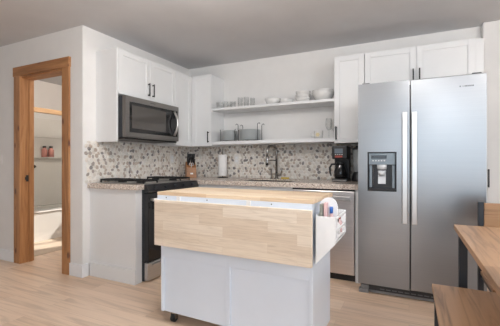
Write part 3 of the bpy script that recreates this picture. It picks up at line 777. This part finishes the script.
# coffee maker
mx, myy = -.655, 3.62
t = thing('coffee_maker', 'black drip coffee maker with glass carafe beside the fridge', 'coffee maker', (mx, myy, ZC))
part('base', box(B(), (mx-.078, myy-.13, ZC), (mx+.078, myy+.12, ZC+.028), .006), 'bplast', t)
part('base_trim', box(B(), (mx-.074, myy-.134, ZC+.006), (mx+.074, myy-.1305, ZC+.020), .001, 1), 'nickel', t)
part('water_tank', box(B(), (mx-.078, myy+.02, ZC+.028), (mx+.078, myy+.12, ZC+.25), .006), 'bplast', t)
part('brew_head', box(B(), (mx-.078, myy-.12, ZC+.235), (mx+.078, myy+.12, ZC+.375), .012, 3), 'bplast', t)
part('display', box(B(), (mx-.05, myy-.1235, ZC+.295), (mx+.035, myy-.1205, ZC+.345), .002), 'bluedisp', t)
part('indicator', box(B(), (mx-.045, myy-.1235, ZC+.252), (mx+.03, myy-.1205, ZC+.272), .001), 'red', t)
b = B()
for i in range(4): box(b, (mx-.045+i*.022, myy-.124, ZC+.279), (mx-.033+i*.022, myy-.1205, ZC+.287), .001, 1)
part('button', b, 'lplast', t)
car = part('carafe', lathe(B(), [(0, .935), (.058, .935), (.068, .965), (.068, 1.01), (.048, 1.075), (.046, 1.085), (0, 1.085)], (mx, myy-.055, 0)), 'gloss', t)
part('carafe_lid', cyl(B(), (mx, myy-.055, 1.086), (mx, myy-.055, 1.112), .048, .042), 'bplast', car)
hp = [(mx-.045, myy-.065, 1.09), (mx-.09, myy-.075, 1.085), (mx-.108, myy-.08, 1.05), (mx-.105, myy-.078, 1.0), (mx-.095, myy-.075, .965)]
part('carafe_handle', tube(B(), hp, .010, 8, [.01, .011, .011, .010, .007]), 'bplast', car)
# blender
bx_, by_ = -.484, 3.66
t = thing('blender', 'blender with a clear jar and black base between coffee maker and fridge', 'blender', (bx_, by_, ZC))
part('base', lathe(B(), [(0, ZC), (.07, ZC), (.072, ZC+.02), (.055, ZC+.09), (.045, ZC+.10), (0, ZC+.10)], (bx_, by_, 0), 24), 'bplast', t)
part('jar', lathe(B(), [(.045, 1.007), (.05, 1.02), (.064, 1.24), (.061, 1.24), (.047, 1.02), (0, 1.012)], (bx_, by_, 0), 24), 'jar', t)
part('lid', lathe(B(), [(0, 1.241), (.066, 1.241), (.066, 1.262), (.03, 1.268), (.03, 1.285), (0, 1.285)], (bx_, by_, 0), 24), 'bplast', t)
part('handle', tube(B(), [(bx_+.02, by_-.058, 1.22), (bx_+.03, by_-.09, 1.21), (bx_+.03, by_-.088, 1.08), (bx_+.02, by_-.045, 1.06)], .008, 8), 'bplast', t)

# ------------------------------------------------------------ shelf objects
ZS = 1.787; ZL = 1.367
def bowl(r, h, x, y, z, label, group=None, name='bowl', rim=.0025):
    p = [(0, 0), (r*.45, 0), (r*.5, .006), (r*.8, h*.35), (r*.97, h*.75), (r, h), (r-rim, h), (r*.97-rim*1.5, h*.75), (r*.8-rim*1.5, h*.38), (r*.45, .012), (0, .010)]
    return solo(name, lathe(B(), [(a, b_+z) for a, b_ in p], (x, y, 0), 32), 'ceramic', label, 'bowl', (x, y, z), group)
bowl(.094, .084, -1.48, 3.69, ZS, 'white bowl, leftmost on the top shelf')
bowl(.080, .055, -1.298, 3.68, ZS, 'low white bowl second from left on the top shelf')
G = 'stacked bowls on the top shelf'
bowl(.085, .060, -1.10, 3.68, ZS, 'white bowl at the bottom of the short stack on the top shelf', G)
bowl(.084, .060, -1.10, 3.68, ZS+.036, 'white bowl in the middle of the short stack on the top shelf', G)
bowl(.084, .060, -1.10, 3.68, ZS+.072, 'white bowl topmost of the short stack on the top shelf', G)
bowl(.122, .105, -.872, 3.69, ZS, 'wide white serving bowl at the right end of the top shelf')
bowl(.119, .10, -.872, 3.69, ZS+.026, 'wide white bowl nested in the serving bowl at the shelf end')
def tumbler(r, h): return [(0, 0), (r*.85, 0), (r, h), (r-.003, h), (r*.82, .008), (0, .008)]
def glasses(spots, r, h, labels, group, y):
    first = None
    for (x, yy), lab in zip(spots, labels):
        if first is None:
            first = solo('drinking_glass', lathe(B(), [(a, b_+ZS) for a, b_ in tumbler(r, h)], (x, yy, 0), 24), 'glass', lab, 'glass', (x, yy, ZS), group)
        else:
            o = first.copy(); COL.objects.link(o); o.location = (x, yy, ZS); o['label'] = lab
glasses([(-2.195, 3.63), (-2.105, 3.63), (-2.10, 3.73), (-2.01, 3.66)], .036, .088,
        ['short clear glass nearest the corner cabinet on the top shelf', 'short clear glass in the middle of the short ones, at the front', 'short clear glass standing behind the middle one', 'short clear glass nearest the tall glasses'], 'short glasses on the top shelf', 0)
glasses([(-1.895, 3.64), (-1.81, 3.64), (-1.765, 3.72)], .033, .125,
        ['tall clear glass, left of the tall ones on the top shelf', 'tall clear glass in the middle of the tall ones', 'tall clear glass on the right of the tall ones, nearest the bowls'], 'tall glasses on the top shelf', 0)
# mug and wine glass
t = thing('mug', 'white mug with a yellow flower print on the lower shelf', 'mug', (-.905, 3.62, ZL))
part('cup', lathe(B(), [(0, ZL), (.044, ZL), (.049, ZL+.09), (.046, ZL+.09), (.041, ZL+.008), (0, ZL+.008)], (-.905, 3.62, 0)), 'ceramic', t)
part('handle', tube(B(), [(-.952, 3.605, ZL+.075), (-.976, 3.595, ZL+.07), (-.982, 3.59, ZL+.045), (-.973, 3.595, ZL+.022), (-.950, 3.605, ZL+.02)], .005, 8), 'ceramic', t)
b = B()
for k in range(7):
    a = k*2*math.pi/6; rr = .016 if k < 6 else 0
    ang = R(-88)+rr*math.cos(a)/.047; z = ZL+.045+rr*math.sin(a)
    rad = .0470; c = Vector((-.905+rad*math.cos(ang), 3.62+rad*math.sin(ang), z)); nn = Vector((math.cos(ang), math.sin(ang), 0))
    cyl(b, c-nn*.002, c+nn*.0005, .008, seg=10)
part('flower_print', b, 'gold', t)
t = thing('wine_glass', 'clear stemmed wine glass at the right end of the lower shelf', 'wine glass', (-.795, 3.64, ZL))
part('foot', lathe(B(), [(0, ZL), (.036, ZL), (.036, ZL+.002), (.006, ZL+.008), (.004, ZL+.09), (0, ZL+.09)], (-.795, 3.64, 0), 24), 'glass', t)
part('glass_bowl', lathe(B(), [(0, ZL+.09), (.02, ZL+.10), (.038, ZL+.14), (.038, ZL+.17), (.031, ZL+.225), (.029, ZL+.225), (.036, ZL+.17), (.036, ZL+.14), (.018, ZL+.103), (0, ZL+.095)], (-.795, 3.64, 0), 24), 'glass', t)
t2 = dup(t, (-.765, 3.75, ZL), 'clear stemmed wine glass behind the other, next to the cabinet')

# plate racks
def plate_rack(x, y, r, n, big, label, gl):
    t = thing('plate_rack', label, 'plate rack', (x, y, ZL))
    b = B(); rr = r+.008; z0 = ZL+.008
    for a in range(0, 360, 90):
        pass
    # base ring and cross wires
    pts = [(x+rr*.98*math.cos(R(k*15)), y+rr*.98*math.sin(R(k*15)), z0) for k in range(25)]
    tube(b, pts, .003, 6)
    tube(b, [(x-rr, y, z0), (x+rr, y, z0)], .003, 6); tube(b, [(x, y-rr, z0), (x, y+rr, z0)], .003, 6)
    part('base_wire', b, 'black', t)
    for s in (-1, 1):
        for fy_ in (-.45, .45):
            X = x+s*(rr*.9+.004); Y = y+fy_*rr; top = ZL+(.215 if big else .155)
            pp = [(X, Y, ZL), (X, Y, top-.02), (X+s*.003, Y, top-.006), (X+s*.014, Y, top)]
            if big: pp += [(X+s*.026, Y, top+.002), (X+s*.033, Y, top-.012)]
            part('wire_post', tube(B(), pp, .0034, 6), 'black', t)
    z = z0+.004
    pr = [(0, 0), (r*.6, 0), (r*.68, .003), (r, .011), (r, .014), (r*.68, .0065), (r*.6, .004), (0, .004)]
    first = None
    for k in range(n):
        lab = gl % (['bottom'] + ['%s from the bottom' % o for o in ('second', 'third', 'fourth', 'fifth', 'sixth', 'seventh', 'eighth')])[k] if k < n-1 else gl % 'topmost'
        if first is None:
            first = solo('dinner_plate' if big else 'side_plate', lathe(B(), [(a, b_+z) for a, b_ in pr], (x, y, 0), 32), 'grey_dish', lab, 'plate', (x, y, z), 'large grey plates' if big else 'small grey plates')
        else:
            o = first.copy(); COL.objects.link(o); o.location = (x, y, z); o['label'] = lab
        z += .0146
plate_rack(-2.075, 3.69, .101, 9, False, 'small black wire rack holding small grey plates, left of the large one', 'small grey plate in the left wire rack, %s')
plate_rack(-1.785, 3.69, .135, 9, True, 'large black wire rack with tall curled ends holding large grey plates', 'large grey plate in the right wire rack, %s')

# ------------------------------------------------------------ dining set
t = thing('dining_table', 'brown wood dining table with black metal legs at the right edge', 'table', (.68, 1.4, 0))
part('tabletop', box(B(), (.235, .55, .722), (1.12, 2.245, .75), .003), 'tablew', t)
for x in (.248, 1.067):
    for y in (.60, 2.13): part('leg', box(B(), (x, y, 0), (x+.04, y+.04, .7215), .002, 1), 'navy', t)
part('end_rail', box(B(), (.288, 2.135, .68), (1.067, 2.165, .7215), .002), 'navy', t)
part('end_rail', box(B(), (.288, .605, .68), (1.067, .635, .7215), .002), 'navy', t)
t = thing('dining_bench', 'low brown wooden bench tucked under the dining table', 'bench', (.29, 1.3, 0))
part('seat', box(B(), (.112, .70, .425), (.455, 2.052, .45), .003), 'tablew', t)
for x in (.122, .41):
    for y in (.75, 1.99): part('leg', box(B(), (x, y, 0), (x+.035, y+.035, .4245), .002, 1), 'navy', t)
for y in (.755, 1.995): part('end_rail', box(B(), (.157, y, .395), (.41, y+.025, .4245), .001, 1), 'navy', t)
t = thing('dining_chair', 'wooden chair with black metal frame at the far end of the table', 'chair', (.6, 2.27, 0))
part('seat', box(B(), (.392, 2.085, .428), (.80, 2.42, .45), .003), 'tablew', t)
part('backrest', box(B(), (.412, 2.432, .60), (.80, 2.452, .862), .003), 'tablex', t)
for x in (.382, .80):
    part('back_leg', box(B(), (x, 2.425, 0), (x+.029, 2.457, .868), .002, 1), 'navy', t)
for x in (.40, .77): part('front_leg', box(B(), (x, 2.095, 0), (x+.026, 2.121, .4275), .002, 1), 'navy', t)
part('side_rail', box(B(), (.40, 2.121, .40), (.42, 2.425, .4275), .001, 1), 'navy', t); part('side_rail', box(B(), (.772, 2.121, .40), (.792, 2.425, .4275), .001, 1), 'navy', t)
part('front_rail', box(B(), (.426, 2.10, .40), (.77, 2.118, .4275), .001, 1), 'navy', t)

# ------------------------------------------------------------ bathroom fittings
t = thing('bathtub', 'white bathtub seen through the doorway', 'bathtub', (-5.0, 3.2, 0))
b = B(); ty0, ty1 = YDB+.01, 3.92
box(b, (-4.68, ty0, 0), (-4.62, ty1, .40), .008); box(b, (-5.39, ty0, 0), (-5.31, ty1, .40), .008)
box(b, (-5.31, ty0, 0), (-4.68, ty0+.08, .40), .008); box(b, (-5.31, ty1-.08, 0), (-4.68, ty1, .40), .008); box(b, (-5.31, ty0+.08, 0), (-4.68, ty1-.08, .08))
part('tub_shell', b, 'acrylic', t)
part('rim', box(B(), (-4.70, ty0, .4005), (-4.61, ty1, .42), .006), 'acrylic', t)
b = B(); box(b, (-5.398, ty0, .4015), (-5.382, ty1, 1.82), .003)
sr = solo('shower_surround', b, 'acrylic', 'glossy white shower wall panel behind the tub', 'shower wall', (-5.39, 3.2, .4015))
solo('shower_shelf', box(B(), (-5.381, 2.60, 1.172), (-5.29, 3.75, 1.187), .004), 'acrylic', 'white shower shelf carrying the two pink bottles', 'shelf', (-5.33, 3.2, 1.172))
solo('shower_shelf', box(B(), (-5.381, 2.60, 1.505), (-5.365, 3.75, 1.52), .004), 'acrylic', 'empty upper white shower shelf above the pink bottles', 'shelf', (-5.33, 3.2, 1.505))
for y, lab in ((3.36, 'pink bottle with black pump top, left on the shower shelf'), (3.47, 'pink bottle with black pump top, right on the shower shelf')):
    tb = bottle(-5.335, y, 1.1875, .043, .15, 'pink', 'bplast', lab, 'pump_bottle', 'bottle', .03)
t = thing('shower_valve', 'small dark round knob on the white shower wall', 'shower knob', (-5.38, 3.22, 1.036))
part('knob', cyl(B(), (-5.3815, 3.22, 1.036), (-5.35, 3.22, 1.036), .022, .018), 'black', t)
part('escutcheon', cyl(B(), (-5.3815, 3.22, 1.036), (-5.377, 3.22, 1.036), .028), 'black', t)
t = thing('shower_door', 'glass sliding shower door with a tan top rail above the tub', 'shower door', (-4.65, 3.1, .42))
part('top_rail', box(B(), (-4.68, ty0+.001, 1.80), (-4.62, ty1, 1.865), .004), 'tan', t)
part('bottom_track', box(B(), (-4.675, ty0+.001, .4205), (-4.625, ty1, .435), .003), 'ssh', t)
part('glass_panel', box(B(), (-4.668, ty0+.003, .436), (-4.662, 3.33, 1.799)), 'sglass', t)
part('glass_panel', box(B(), (-4.638, 3.24, .436), (-4.632, ty1-.005, 1.799)), 'sglass', t)
part('edge_seal', box(B(), (-4.6315, 3.236, .436), (-4.6255, 3.250, 1.799), .001, 1), 'sglass', t)
t = thing('ceiling_light', 'round bathroom ceiling light above the tub area', 'ceiling light', (-3.8, 3.1, H))
part('base', cyl(B(), (-3.8, 3.1, H-.03), (-3.8, 3.1, H-.0005), .12), 'wht', t)
l = bpy.data.lights.new('bathroom_lamp', 'POINT'); l.energy = 26; l.color = (1, .88, .77); l.shadow_soft_size = .1
lo = bpy.data.objects.new('bathroom_lamp', l); COL.objects.link(lo); lo.location = (-3.8, 3.1, H-.15)
